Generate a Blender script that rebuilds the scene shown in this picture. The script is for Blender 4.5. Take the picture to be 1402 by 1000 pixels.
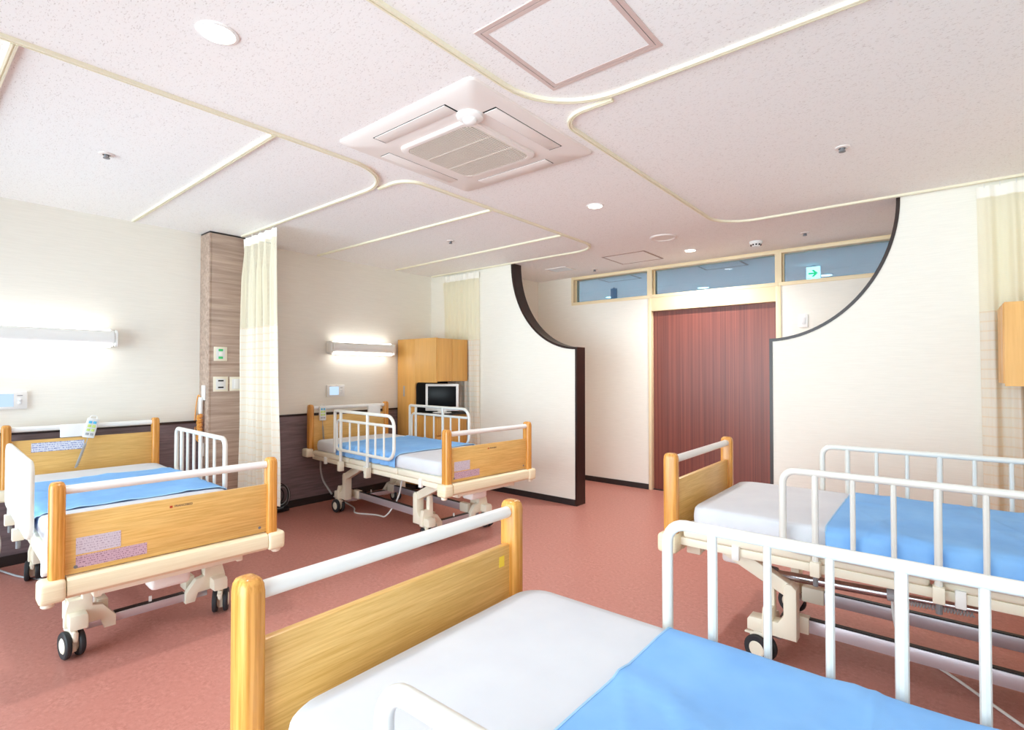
import bpy, bmesh, math, random
from mathutils import Vector, Matrix, noise
random.seed(7)
PI = math.pi
S = bpy.context.scene
COL = S.collection
for o in list(bpy.data.objects):
    bpy.data.objects.remove(o)

# ------------------------------------------------------------------ camera
H_CAM, CE = 1.31, 2.5
cd = bpy.data.cameras.new('camera')
cd.sensor_fit = 'HORIZONTAL'
cd.sensor_width = 36.0
cd.lens = 722.0 / 1402.0 * 36.0
cd.clip_start = 0.02
cam = bpy.data.objects.new('camera', cd)
COL.objects.link(cam)
cam.location = (0, 0, H_CAM)
cam.rotation_euler = (math.radians(90.85), 0, math.radians(39.4))
S.camera = cam

# ------------------------------------------------------------------ world, exposure
SKY = 7.4
w = bpy.data.worlds.new('overcast_sky')
S.world = w
w.use_nodes = True
bg = w.node_tree.nodes['Background']
bg.inputs[0].default_value = (0.80, 0.93, 1.0, 1)
bg.inputs[1].default_value = SKY
S.view_settings.view_transform = 'Standard'
S.view_settings.look = 'None'
S.view_settings.gamma = 1
S.view_settings.use_curve_mapping = False
S.view_settings.exposure = 0.46
try:
    S.cycles.max_bounces = 12
    S.cycles.diffuse_bounces = 8
    S.cycles.transparent_max_bounces = 16
    S.cycles.caustics_reflective = False
    S.cycles.caustics_refractive = False
except Exception:
    pass
# room extents
XL, XR, YW, YP, YP2, YB, XN = -4.93, 1.16, -1.6, 4.42, 4.56, 5.57, -4.13
WX0, WX1, WZ0, WZ1 = -4.88, 1.11, 0.06, 2.44      # window opening behind the camera
pl = bpy.data.lights.new('window_portal', 'AREA')
pl.shape = 'RECTANGLE'
pl.size, pl.size_y = WX1 - WX0, WZ1 - WZ0
pl.cycles.is_portal = True
po = bpy.data.objects.new('window_portal', pl)
COL.objects.link(po)
po.location = ((WX0 + WX1) / 2, YW - 0.02, (WZ0 + WZ1) / 2)
po.rotation_euler = (math.radians(90), 0, 0)

# ------------------------------------------------------------------ materials
def lin(c):
    return tuple(((v / 255) / 12.92 if v <= 10 else (((v / 255) + 0.055) / 1.055) ** 2.4) for v in c) + (1.0,)
MATS = {}
def base_mat(name, col, rough=0.5, metal=0.0, spec=0.5):
    m = bpy.data.materials.new(name)
    m.use_nodes = True
    b = m.node_tree.nodes['Principled BSDF']
    b.inputs['Base Color'].default_value = lin(col)
    b.inputs['Roughness'].default_value = rough
    b.inputs['Metallic'].default_value = metal
    b.inputs['Specular IOR Level'].default_value = spec
    MATS[name] = m
    return m, m.node_tree.nodes, m.node_tree.links, b
def coords(N, L, scale=(1, 1, 1), kind='Object', rot=(0, 0, 0)):
    tc = N.new('ShaderNodeTexCoord')
    mp = N.new('ShaderNodeMapping')
    mp.inputs['Scale'].default_value = scale
    mp.inputs['Rotation'].default_value = rot
    L.new(tc.outputs[kind], mp.inputs['Vector'])
    return mp.outputs['Vector']
def noise_fac(N, L, vec, scale, detail=4, rough=0.5, lo=0.3, hi=0.7):
    n = N.new('ShaderNodeTexNoise')
    n.inputs['Scale'].default_value = scale
    n.inputs['Detail'].default_value = detail
    n.inputs['Roughness'].default_value = rough
    L.new(vec, n.inputs['Vector'])
    r = N.new('ShaderNodeMapRange')
    r.inputs['From Min'].default_value = lo
    r.inputs['From Max'].default_value = hi
    L.new(n.outputs['Fac'], r.inputs['Value'])
    return r.outputs['Result']
def mixc(N, L, fac, a, b):
    x = N.new('ShaderNodeMix')
    x.data_type = 'RGBA'
    if hasattr(fac, 'links'):
        L.new(fac, x.inputs['Factor'])
    else:
        x.inputs['Factor'].default_value = fac
    for s, v in ((6, a), (7, b)):
        if isinstance(v, tuple):
            x.inputs[s].default_value = lin(v)
        else:
            L.new(v, x.inputs[s])
    return x.outputs[2]
def bump(N, L, b, h, strength=0.2, dist=0.01):
    n = N.new('ShaderNodeBump')
    n.inputs['Strength'].default_value = strength
    n.inputs['Distance'].default_value = dist
    L.new(h, n.inputs['Height'])
    L.new(n.outputs['Normal'], b.inputs['Normal'])
def plain(name, col, rough=0.5, metal=0.0, spec=0.5):
    return base_mat(name, col, rough, metal, spec)[0]
def two_tone(name, c1, c2, scale, nscale, rough=0.5, lo=0.35, hi=0.65, bs=0.0, bd=0.005, detail=4, spec=0.5):
    m, N, L, b = base_mat(name, c1, rough, 0, spec)
    v = coords(N, L, scale)
    f = noise_fac(N, L, v, nscale, detail, 0.6, lo, hi)
    L.new(mixc(N, L, f, c1, c2), b.inputs['Base Color'])
    if bs:
        bump(N, L, b, f, bs, bd)
    return m
def emit(name, col, strength):
    m = bpy.data.materials.new(name)
    m.use_nodes = True
    N, L = m.node_tree.nodes, m.node_tree.links
    N.clear()
    e = N.new('ShaderNodeEmission')
    e.inputs[0].default_value = lin(col)
    e.inputs[1].default_value = strength
    o = N.new('ShaderNodeOutputMaterial')
    L.new(e.outputs[0], o.inputs[0])
    MATS[name] = m
    return m
def glass(name, tint, gloss=0.1, rough=0.0):
    m = bpy.data.materials.new(name)
    m.use_nodes = True
    N, L = m.node_tree.nodes, m.node_tree.links
    N.clear()
    t = N.new('ShaderNodeBsdfTransparent')
    t.inputs[0].default_value = lin(tint)
    g = N.new('ShaderNodeBsdfGlossy')
    g.inputs['Roughness'].default_value = rough
    fr = N.new('ShaderNodeFresnel')
    fr.inputs[0].default_value = 1.45
    x = N.new('ShaderNodeMixShader')
    L.new(fr.outputs[0], x.inputs[0])
    L.new(t.outputs[0], x.inputs[1])
    L.new(g.outputs[0], x.inputs[2])
    o = N.new('ShaderNodeOutputMaterial')
    L.new(x.outputs[0], o.inputs[0])
    MATS[name] = m
    return m
def wood(name, c1, c2, axis, fine=90, streak=2.2, rough=0.38, bs=0.03, lo=0.3, hi=0.72, spec=0.5):
    sc = [fine, fine, fine]
    sc[axis] = streak
    m, N, L, b = base_mat(name, c1, rough, 0, spec)
    v = coords(N, L, tuple(sc))
    f = noise_fac(N, L, v, 1.0, 5, 0.65, lo, hi)
    sc2 = [9.0, 9.0, 9.0]
    sc2[axis] = 0.6
    f2 = noise_fac(N, L, coords(N, L, tuple(sc2)), 1.0, 2, 0.5, 0.3, 0.7)
    c = mixc(N, L, f, c1, c2)
    hs = N.new('ShaderNodeHueSaturation')
    L.new(c, hs.inputs['Color'])
    mr = N.new('ShaderNodeMapRange')
    mr.inputs['To Min'].default_value = 0.9
    mr.inputs['To Max'].default_value = 1.06
    L.new(f2, mr.inputs['Value'])
    L.new(mr.outputs['Result'], hs.inputs['Value'])
    L.new(hs.outputs['Color'], b.inputs['Base Color'])
    if bs:
        bump(N, L, b, f, bs, 0.002)
    return m

two_tone('wall_paper', (243, 240, 231), (238, 235, 226), (6, 6, 160), 1.2, 0.75, bs=0.06, bd=0.003, spec=0.25)
two_tone('dado_cover', (140, 124, 129), (118, 104, 109), (4, 4, 60), 1.0, 0.6, spec=0.3)
plain('dark_trim', (46, 30, 27), 0.4)
plain('base_dark', (44, 36, 36), 0.5)
two_tone('brown_trim', (48, 25, 20), (34, 18, 15), (40, 40, 6), 1.0, 0.32)
plain('cream_frame', (240, 222, 184), 0.45)
wood('door_wood', (140, 76, 62), (98, 50, 46), 2, fine=62, streak=0.35, rough=0.33, bs=0.0, lo=0.32, hi=0.68)
wood('pillar_wood', (194, 170, 154), (148, 124, 110), 1, fine=38, streak=1.5, rough=0.45, lo=0.35, hi=0.7)
wood('board_wood', (230, 190, 120), (208, 162, 88), 1, fine=170, streak=6, rough=0.35, lo=0.34, hi=0.66)
wood('post_wood', (226, 164, 84), (190, 124, 50), 2, fine=110, streak=3, rough=0.25, lo=0.38, hi=0.64)
wood('cabinet_wood', (230, 176, 98), (214, 156, 78), 2, fine=60, streak=2.2, rough=0.42)
plain('white_metal', (232, 232, 230), 0.28)
plain('rail_metal', (226, 225, 219), 0.3)
plain('cream_plastic', (236, 229, 210), 0.4)
two_tone('bumper_cream', (240, 230, 200), (232, 219, 186), (4, 4, 120), 1.0, 0.4)
plain('white_plastic', (240, 240, 238), 0.4)
plain('pale_plastic', (226, 226, 226), 0.45)
plain('grey_plastic', (120, 120, 124), 0.45)
plain('dark_plastic', (30, 30, 32), 0.45)
plain('black_rubber', (38, 40, 44), 0.6)
plain('chrome', (205, 205, 212), 0.22, 1.0)
plain('aluminium', (206, 200, 208), 0.35, 0.6)
plain('black_gap', (12, 12, 13), 0.8)
plain('cord_white', (232, 232, 230), 0.5)
plain('cord_grey', (170, 172, 176), 0.5)
plain('cord_orange', (240, 170, 84), 0.5)
plain('green_key', (70, 200, 120), 0.4)
plain('blue_key', (90, 185, 225), 0.4)
plain('lime_key', (205, 225, 130), 0.4)
plain('green_sign', (30, 190, 150), 0.4)
plain('screen_black', (10, 11, 14), 0.3, 0, 0.15)
plain('hatch_metal', (214, 194, 188), 0.35, 0.1)
plain('track_cream', (236, 230, 206), 0.4)
plain('ac_white', (232, 224, 219), 0.5)
plain('ac_grille', (222, 214, 204), 0.5)
plain('ink_dark', (66, 56, 66), 0.6)
plain('yellow_sticker', (240, 208, 70), 0.5)
plain('slate_plate', (128, 146, 168), 0.5)
plain('header_white', (246, 243, 234), 0.9)
plain('hatch_dark', (158, 134, 124), 0.4)
plain('ink_red', (190, 70, 40), 0.5)
emit('lamp_glow', (255, 251, 243), 7.0)
emit('downlight_glow', (255, 246, 230), 16.0)
emit('corridor_glow', (255, 246, 230), 8.0)
emit('panel_screen', (190, 216, 244), 0.9)
emit('sign_white', (255, 250, 240), 3.6)
emit('arrow_green', (70, 205, 110), 2.2)
glass('transom_glass', (168, 210, 230))
glass('window_glass', (248, 250, 250))
# sheets
def cloth(name, c1, c2, bs=0.25):
    m, N, L, b = base_mat(name, c1, 0.85, 0, 0.2)
    f = noise_fac(N, L, coords(N, L, (1, 1, 1)), 7.0, 3, 0.5, 0.3, 0.7)
    L.new(mixc(N, L, f, c1, c2), b.inputs['Base Color'])
    f2 = noise_fac(N, L, coords(N, L, (1.0, 1.4, 1.4)), 6.0, 2, 0.5, 0.2, 0.8)
    bump(N, L, b, f2, bs, 0.006)
cloth('white_sheet', (216, 219, 225), (210, 213, 220))
cloth('blue_sheet', (138, 190, 242), (126, 178, 236), 0.3)
plain('sheet_hem', (168, 212, 244), 0.85)
# floor
m, N, L, b = base_mat('lino_floor', (196, 108, 92), 0.42, 0, 0.4)
v = coords(N, L, (1, 1, 1))
f1 = noise_fac(N, L, v, 48, 6, 0.8, 0.36, 0.64)
f2 = noise_fac(N, L, v, 9, 5, 0.65, 0.3, 0.7)
c = mixc(N, L, f1, (168, 106, 96), (208, 148, 136))
c2 = mixc(N, L, f2, c, (190, 128, 117))
L.new(c2, b.inputs['Base Color'])
# ceiling : rock wool board with short worm marks
m, N, L, b = base_mat('ceiling_board', (232, 228, 226), 0.9, 0, 0.1)
v = coords(N, L, (95, 230, 1))
f1 = noise_fac(N, L, v, 1.0, 2, 0.6, 0.60, 0.68)
L.new(mixc(N, L, f1, (243, 242, 241), (212, 208, 205)), b.inputs['Base Color'])
bump(N, L, b, f1, -0.15, 0.003)
# printed labels: rows of small marks
def printed(name, paper, ink, row, colm, kind='YZ', amount=0.52):
    m, N, L, b = base_mat(name, paper, 0.5)
    tc = N.new('ShaderNodeTexCoord')
    sp = N.new('ShaderNodeSeparateXYZ')
    L.new(tc.outputs['Object'], sp.inputs[0])
    w_ = N.new('ShaderNodeMath'); w_.operation = 'MULTIPLY'; w_.inputs[1].default_value = row
    L.new(sp.outputs['Z'], w_.inputs[0])
    fr = N.new('ShaderNodeMath'); fr.operation = 'FRACT'
    L.new(w_.outputs[0], fr.inputs[0])
    gt = N.new('ShaderNodeMath'); gt.operation = 'GREATER_THAN'; gt.inputs[1].default_value = 0.5
    L.new(fr.outputs[0], gt.inputs[0])
    f = noise_fac(N, L, coords(N, L, (colm, colm, row * 1.0)), 1.0, 1, 0.5, amount, amount + 0.04)
    mu = N.new('ShaderNodeMath'); mu.operation = 'MULTIPLY'
    L.new(gt.outputs[0], mu.inputs[0]); L.new(f, mu.inputs[1])
    L.new(mixc(N, L, mu.outputs[0], paper, ink), b.inputs['Base Color'])
printed('label_white', (206, 196, 208), (168, 154, 172), 100, 260)
printed('label_pink', (198, 166, 182), (140, 106, 126), 110, 260)
printed('label_notice', (218, 222, 236), (130, 142, 196), 70, 170, amount=0.46)
# curtains
def curtain_net(name):
    m = bpy.data.materials.new(name)
    m.use_nodes = True
    N, L = m.node_tree.nodes, m.node_tree.links
    b = N['Principled BSDF']
    b.inputs['Base Color'].default_value = lin((250, 245, 224))
    b.inputs['Roughness'].default_value = 0.9
    tl = N.new('ShaderNodeBsdfTranslucent')
    tl.inputs[0].default_value = lin((250, 245, 224))
    x0 = N.new('ShaderNodeMixShader'); x0.inputs[0].default_value = 0.35
    L.new(b.outputs[0], x0.inputs[1]); L.new(tl.outputs[0], x0.inputs[2])
    tc = N.new('ShaderNodeTexCoord')
    sp = N.new('ShaderNodeSeparateXYZ')
    L.new(tc.outputs['UV'], sp.inputs[0])
    vals = []
    for ax, fq in (('X', 1.0), ('Y', 1.0)):
        mu = N.new('ShaderNodeMath'); mu.operation = 'MULTIPLY'; mu.inputs[1].default_value = 140.0
        L.new(sp.outputs[ax], mu.inputs[0])
        fr = N.new('ShaderNodeMath'); fr.operation = 'FRACT'
        L.new(mu.outputs[0], fr.inputs[0])
        g = N.new('ShaderNodeMath'); g.operation = 'LESS_THAN'; g.inputs[1].default_value = 0.5
        L.new(fr.outputs[0], g.inputs[0])
        vals.append(g.outputs[0])
    mx = N.new('ShaderNodeMath'); mx.operation = 'MAXIMUM'
    L.new(vals[0], mx.inputs[0]); L.new(vals[1], mx.inputs[1])
    t = N.new('ShaderNodeBsdfTransparent')
    x = N.new('ShaderNodeMixShader')
    L.new(mx.outputs[0], x.inputs[0]); L.new(t.outputs[0], x.inputs[1]); L.new(x0.outputs[0], x.inputs[2])
    L.new(x.outputs[0], N['Material Output'].inputs[0])
    MATS[name] = m
curtain_net('curtain_net')
def curtain_fab(name):
    m, N, L, b = base_mat(name, (244, 240, 230), 0.9, 0, 0.1)
    tc = N.new('ShaderNodeTexCoord')
    sp = N.new('ShaderNodeSeparateXYZ')
    L.new(tc.outputs['UV'], sp.inputs[0])
    fac = None
    for ax, fq, wd in (('Y', 17.0, 0.16), ('X', 22.0, 0.12)):
        mu = N.new('ShaderNodeMath'); mu.operation = 'MULTIPLY'; mu.inputs[1].default_value = fq
        L.new(sp.outputs[ax], mu.inputs[0])
        fr = N.new('ShaderNodeMath'); fr.operation = 'FRACT'
        L.new(mu.outputs[0], fr.inputs[0])
        g = N.new('ShaderNodeMath'); g.operation = 'LESS_THAN'; g.inputs[1].default_value = wd
        L.new(fr.outputs[0], g.inputs[0])
        if fac is None:
            fac = g.outputs[0]
        else:
            s = N.new('ShaderNodeMath'); s.operation = 'MULTIPLY'; s.inputs[1].default_value = 0.5
            L.new(g.outputs[0], s.inputs[0])
            mx = N.new('ShaderNodeMath'); mx.operation = 'MAXIMUM'
            L.new(fac, mx.inputs[0]); L.new(s.outputs[0], mx.inputs[1])
            fac = mx.outputs[0]
    h = N.new('ShaderNodeMath'); h.operation = 'MULTIPLY'; h.inputs[1].default_value = 0.3
    L.new(fac, h.inputs[0])
    L.new(mixc(N, L, h.outputs[0], (244, 239, 228), (238, 200, 140)), b.inputs['Base Color'])
    tl = N.new('ShaderNodeBsdfTranslucent')
    tl.inputs[0].default_value = lin((240, 225, 190))
    x0 = N.new('ShaderNodeMixShader'); x0.inputs[0].default_value = 0.25
    L.new(b.outputs[0], x0.inputs[1]); L.new(tl.outputs[0], x0.inputs[2])
    L.new(x0.outputs[0], N['Material Output'].inputs[0])
curtain_fab('curtain_fabric')

# ------------------------------------------------------------------ geometry helpers
def fillet(pts, r, seg=6):
    pts = [Vector(p) for p in pts]
    out = [pts[0]]
    for i in range(1, len(pts) - 1):
        a, p, c = pts[i - 1], pts[i], pts[i + 1]
        rr = r[i] if isinstance(r, (list, tuple)) else r
        d1, d2 = (a - p), (c - p)
        rr = min(rr, d1.length * 0.49, d2.length * 0.49)
        d1.normalize(); d2.normalize()
        ang = d1.angle(d2)
        if ang > PI - 1e-3:
            out.append(p); continue
        k = rr
        R = k * math.tan(ang / 2)
        cen = p + (d1 + d2).normalized() * (R / math.sin(ang / 2))
        s, e = p + d1 * k - cen, p + d2 * k - cen
        tot = s.angle(e)
        for j in range(seg + 1):
            t = j / seg
            out.append(cen + (s * math.sin((1 - t) * tot) + e * math.sin(t * tot)) / math.sin(tot))
    out.append(pts[-1])
    return out
class MB:
    def __init__(self):
        self.bm = bmesh.new()
    def box(self, x0, x1, y0, y1, z0, z1, bev=0.0, seg=2, M=None):
        mat = Matrix.Translation(((x0 + x1) / 2, (y0 + y1) / 2, (z0 + z1) / 2)) @ Matrix.Diagonal((abs(x1 - x0), abs(y1 - y0), abs(z1 - z0), 1))
        r = bmesh.ops.create_cube(self.bm, size=1, matrix=mat)
        vs = r['verts']
        if bev:
            es = list({e for v in vs for e in v.link_edges})
            g = bmesh.ops.bevel(self.bm, geom=es, offset=bev, segments=seg, profile=0.5, affect='EDGES')
            vs = list({v for f in g['faces'] for v in f.verts} | {v for v in vs if v.is_valid})
        if M is not None:
            bmesh.ops.transform(self.bm, matrix=M, verts=[v for v in vs if v.is_valid])
        return self
    def tube(self, pts, r, n=10, closed=False, caps=True):
        pts = [Vector(p) for p in pts]
        P = [pts[0]]
        for p in pts[1:]:
            if (p - P[-1]).length > 1e-5:
                P.append(p)
        pts = P
        k = len(pts)
        tang = []
        for i in range(k):
            if closed:
                t = pts[(i + 1) % k] - pts[i - 1]
            else:
                t = pts[min(i + 1, k - 1)] - pts[max(i - 1, 0)]
            tang.append(t.normalized())
        t0 = tang[0]
        up = Vector((0, 0, 1)) if abs(t0.z) < 0.9 else Vector((1, 0, 0))
        nrm = (up - t0 * up.dot(t0)).normalized()
        rings = []
        for i in range(k):
            t = tang[i]
            nrm = (nrm - t * nrm.dot(t))
            nrm = nrm.normalized() if nrm.length > 1e-6 else t.orthogonal().normalized()
            bi = t.cross(nrm)
            rr = r[i] if isinstance(r, (list, tuple)) else r
            rings.append([self.bm.verts.new(pts[i] + (nrm * math.cos(2 * PI * j / n) + bi * math.sin(2 * PI * j / n)) * rr) for j in range(n)])
        for i in range(k if closed else k - 1):
            a, b_ = rings[i], rings[(i + 1) % k]
            for j in range(n):
                self.bm.faces.new((a[j], a[(j + 1) % n], b_[(j + 1) % n], b_[j]))
        if caps and not closed:
            self.bm.faces.new(list(reversed(rings[0])))
            self.bm.faces.new(rings[-1])
        return self
    def lathe(self, prof, n=24, M=None):
        rings = []
        M = M or Matrix()
        for r, z in prof:
            if r < 1e-6:
                rings.append([self.bm.verts.new(M @ Vector((0, 0, z)))])
            else:
                rings.append([self.bm.verts.new(M @ Vector((r * math.cos(2 * PI * j / n), r * math.sin(2 * PI * j / n), z))) for j in range(n)])
        for a, b_ in zip(rings, rings[1:]):
            for j in range(n):
                j2 = (j + 1) % n
                if len(a) == 1 and len(b_) == 1:
                    continue
                if len(a) == 1:
                    self.bm.faces.new((a[0], b_[j], b_[j2]))
                elif len(b_) == 1:
                    self.bm.faces.new((a[j], a[j2], b_[0]))
                else:
                    self.bm.faces.new((a[j], a[j2], b_[j2], b_[j]))
        if len(rings[0]) > 1 and prof[0] != prof[-1]:
            self.bm.faces.new(list(reversed(rings[0])))
        if len(rings[-1]) > 1 and prof[0] != prof[-1]:
            self.bm.faces.new(rings[-1])
        return self
    def prism(self, poly, axis, d0, d1, bev=0.0):
        # poly in the two remaining axes (in x,y,z order)
        def P(p, d):
            c = list(p)
            c.insert(axis, d)
            return Vector(c)
        a = [self.bm.verts.new(P(p, d0)) for p in poly]
        b_ = [self.bm.verts.new(P(p, d1)) for p in poly]
        n = len(poly)
        fs = [self.bm.faces.new(a), self.bm.faces.new(list(reversed(b_)))]
        for i in range(n):
            fs.append(self.bm.faces.new((a[i], b_[i], b_[(i + 1) % n], a[(i + 1) % n])))
        bmesh.ops.recalc_face_normals(self.bm, faces=fs)
        if bev:
            es = list({e for f in fs[:2] for e in f.edges})
            bmesh.ops.bevel(self.bm, geom=es, offset=bev, segments=2, profile=0.5, affect='EDGES')
        return self
    def strip(self, outer, inner, y0, y1):
        n = len(outer)
        V = [[self.bm.verts.new((p[0], y, p[1])) for p in q] for q in (outer, inner) for y in (y0, y1)]
        o0, o1, i0, i1 = V
        for k in range(n - 1):
            for a, b_ in ((o0, o1), (o1, i1), (i1, i0), (i0, o0)):
                self.bm.faces.new((a[k], b_[k], b_[k + 1], a[k + 1]))
        self.bm.faces.new((o0[0], o1[0], i1[0], i0[0]))
        self.bm.faces.new((o0[-1], o1[-1], i1[-1], i0[-1]))
        bmesh.ops.recalc_face_normals(self.bm, faces=self.bm.faces[:])
        return self
    def grid(self, fn, nu, nv, uv=None):
        vs = [[self.bm.verts.new(fn(i / nu, j / nv)) for j in range(nv + 1)] for i in range(nu + 1)]
        lay = self.bm.loops.layers.uv.verify() if uv else None
        for i in range(nu):
            for j in range(nv):
                f = self.bm.faces.new((vs[i][j], vs[i + 1][j], vs[i + 1][j + 1], vs[i][j + 1]))
                if uv:
                    for lp, (a, b_) in zip(f.loops, ((i, j), (i + 1, j), (i + 1, j + 1), (i, j + 1))):
                        lp[lay].uv = uv(a / nu, b_ / nv)
        return self
    def build(self, name, mat, parent=None, ang=35):
        me = bpy.data.meshes.new(name)
        self.bm.to_mesh(me)
        self.bm.free()
        me.materials.append(MATS[mat])
        for p in me.polygons:
            p.use_smooth = True
        me.set_sharp_from_angle(angle=math.radians(ang))
        o = bpy.data.objects.new(name, me)
        COL.objects.link(o)
        o.parent = parent
        return o
def tag(o, label, cat, group=None):
    o['label'] = label
    o['category'] = cat
    if group:
        o['group'] = group
    return o
def struct(o, label=None):
    o['kind'] = 'structure'
    if label:
        o['label'] = label
    return o
def empty(name, loc=(0, 0, 0), rz=0.0):
    o = bpy.data.objects.new(name, None)
    COL.objects.link(o)
    o.location = loc
    o.rotation_euler = (0, 0, rz)
    o.empty_display_size = 0.1
    return o
def text(name, body, size, mat, parent, M, ext=0.0004):
    cu = bpy.data.curves.new(name, 'FONT')
    cu.body = body
    cu.size = size
    cu.extrude = ext
    cu.align_x = 'CENTER'
    cu.align_y = 'CENTER'
    ob = bpy.data.objects.new(name, cu)
    COL.objects.link(ob)
    dg = bpy.context.evaluated_depsgraph_get()
    me = bpy.data.meshes.new_from_object(ob.evaluated_get(dg))
    bpy.data.objects.remove(ob)
    me.materials.clear()
    me.materials.append(MATS[mat])
    me.transform(M)
    o = bpy.data.objects.new(name, me)
    COL.objects.link(o)
    o.parent = parent
    return o

# ------------------------------------------------------------------ room shell
struct(MB().box(XL - .2, XR + .2, YW - .2, YB + .1, -.1, 0).build('floor', 'lino_floor'), 'mottled terracotta red linoleum floor')
struct(MB().box(XL - .2, XR + .2, YW - .2, YB, CE, CE + .1).build('ceiling', 'ceiling_board'), 'off-white speckled board ceiling')
struct(MB().box(XL - .15, XL, YW - .15, YP2, 0, CE).build('wall_left', 'wall_paper'), 'off-white wall behind the two bed heads')
struct(MB().box(XR, XR + .15, YW - .15, YB + .1, 0, CE).build('wall_right', 'wall_paper'))
wl = MB()
wl.box(XL, XR, YW - .15, YW, 0, WZ0).box(XL, XR, YW - .15, YW, WZ1, CE)
wl.box(XL, WX0, YW - .15, YW, WZ0, WZ1).box(WX1, XR, YW - .15, YW, WZ0, WZ1)
struct(wl.build('wall_window', 'wall_paper'))
# window behind the camera
wi = struct(empty('window_4', ((WX0 + WX1) / 2, YW, WZ0)))
cx = (WX0 + WX1) / 2
m_ = MB()
m_.box(WX0 - cx, WX1 - cx, -.1, -.04, 0, .05).box(WX0 - cx, WX1 - cx, -.1, -.04, WZ1 - WZ0 - .05, WZ1 - WZ0)
for k in range(5):
    x = WX0 - cx + (WX1 - WX0) * k / 4
    x = min(max(x, WX0 - cx + .025), WX1 - cx - .025)
    m_.box(x - .025, x + .025, -.1, -.04, .05, WZ1 - WZ0 - .05)
m_.build('window_frame', 'white_metal', wi)
for k in range(4):
    a = WX0 - cx + (WX1 - WX0) * k / 4 + .025
    MB().box(a, a + (WX1 - WX0) / 4 - .05, -.072, -.068, .05, WZ1 - WZ0 - .05).build('pane', 'window_glass', wi)
# back wall with door and transom openings
TX = [-3.605, -2.58, -2.545, -1.262, -1.216, -0.19]
wb = MB()
wb.box(XN - .1, TX[0], YB, YB + .12, 0, CE)
wb.box(TX[0], TX[1], YB, YB + .12, 0, 2.15)
wb.box(TX[4], XR, YB, YB + .12, 0, 2.15)
wb.box(TX[5], XR, YB, YB + .12, 2.15, CE)
struct(wb.build('wall_back', 'wall_paper'), 'off-white end wall with the door and high windows')
struct(MB().box(XN - .1, XN, YP2, YB, 0, CE).build('wall_nook', 'wall_paper'), 'short off-white wall behind the curved partition')
# transom windows
for k, (a, b_) in enumerate(((TX[0], TX[1] + .018), (TX[1] + .018, TX[4] - .023), (TX[4] - .023, TX[5]))):
    w0 = struct(empty('window_%d' % (k + 1), ((a + b_) / 2, YB, 2.15)), 'high bluish glass window over ' + ('the plain wall', 'the red door', 'the light switch')[k])
    hw = (b_ - a) / 2
    t = .03 if k != 1 else .028
    m_ = MB()
    m_.box(-hw, hw, -.012, .13, 0, .035, .003).box(-hw, hw, -.012, .13, .315, .35, .003)
    m_.box(-hw, -hw + t, -.012, .13, .035, .315).box(hw - t, hw, -.012, .13, .035, .315)
    m_.build('window_frame', 'cream_frame', w0)
    MB().box(-hw + t, hw - t, .06, .066, .035, .315).build('pane', 'transom_glass', w0)
    m_ = MB()
    for s in (-1, 1):
        x = s * (hw - t)
        m_.box(min(x, x - s * .012), max(x, x - s * .012), .045, .082, .035, .315)
    m_.build('glazing_bead', 'cream_frame', w0)
# door
d0 = struct(empty('door_1', ((TX[2] + TX[3]) / 2, YB, 0)), 'wide dark red wood grain sliding door')
hw = (TX[3] - TX[2]) / 2
MB().box(-hw, hw, .05, .09, .008, 2.0).build('door_leaf', 'door_wood', d0)
m_ = MB()
m_.box(-hw - .036, -hw, -.012, .12, 0, 2.15, .003).box(hw, hw + .046, -.012, .12, 0, 2.15, .003)
m_.build('door_jamb', 'cream_frame', d0)
MB().box(-hw, hw, -.008, .12, 2.003, 2.15, .002).build('door_header', 'cream_frame', d0)
MB().box(-hw, hw, .03, .09, 0, .008).build('door_track', 'base_dark', d0)
# curved partitions
def ell(cxx, a, bb, sgn, n=30):
    return [(cxx - sgn * a * math.sin(t), CE - bb * math.cos(t)) for t in [PI / 2 * i / n for i in range(n + 1)]]
for nm, x_edge, x_end, a, bb, sg, lab in (('wall_partition_left', -2.80, XL, .82, .935, 1, 'off-white partition with a concave curved top edge beside the locker'),
                                           ('wall_partition_right', -1.05, XR, .803, .926, -1, 'off-white partition with a wide curved top edge beside the red door')):
    t = .022
    outer = [(x_edge, 0.0), (x_edge, CE - bb)] + ell(x_edge, a, bb, sg)[1:]
    inner = [(x_edge - sg * t, 0.0), (x_edge - sg * t, CE - bb - t)] + [(x_edge - sg * (a + t) * math.sin(q), CE - (bb + t) * math.cos(q)) for q in [PI / 2 * i / 30 for i in range(1, 31)]]
    poly = inner + [(x_end, CE), (x_end, 0.0)]
    p_ = struct(MB().prism(poly, 1, YP, YP2).build(nm, 'wall_paper'), lab)
    MB().strip(outer, inner, YP - .006, YP2 + .006).build('edge_trim', 'brown_trim', p_, 30)
    x0, x1 = sorted((x_edge - sg * t, x_end))
    m_ = MB().box(x0, x1, YP - .009, YP, 0, .06).box(x0, x1, YP2, YP2 + .009, 0, .06)
    m_.build('baseboard', 'base_dark', p_)
struct(MB().box(XN, TX[1] - .003, YB - .009, YB, 0, .06).build('baseboard_back', 'base_dark'))
m_ = MB().box(TX[4] + .003, XR, YB - .009, YB, 0, .06)
struct(m_.build('baseboard_back', 'base_dark'))
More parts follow.
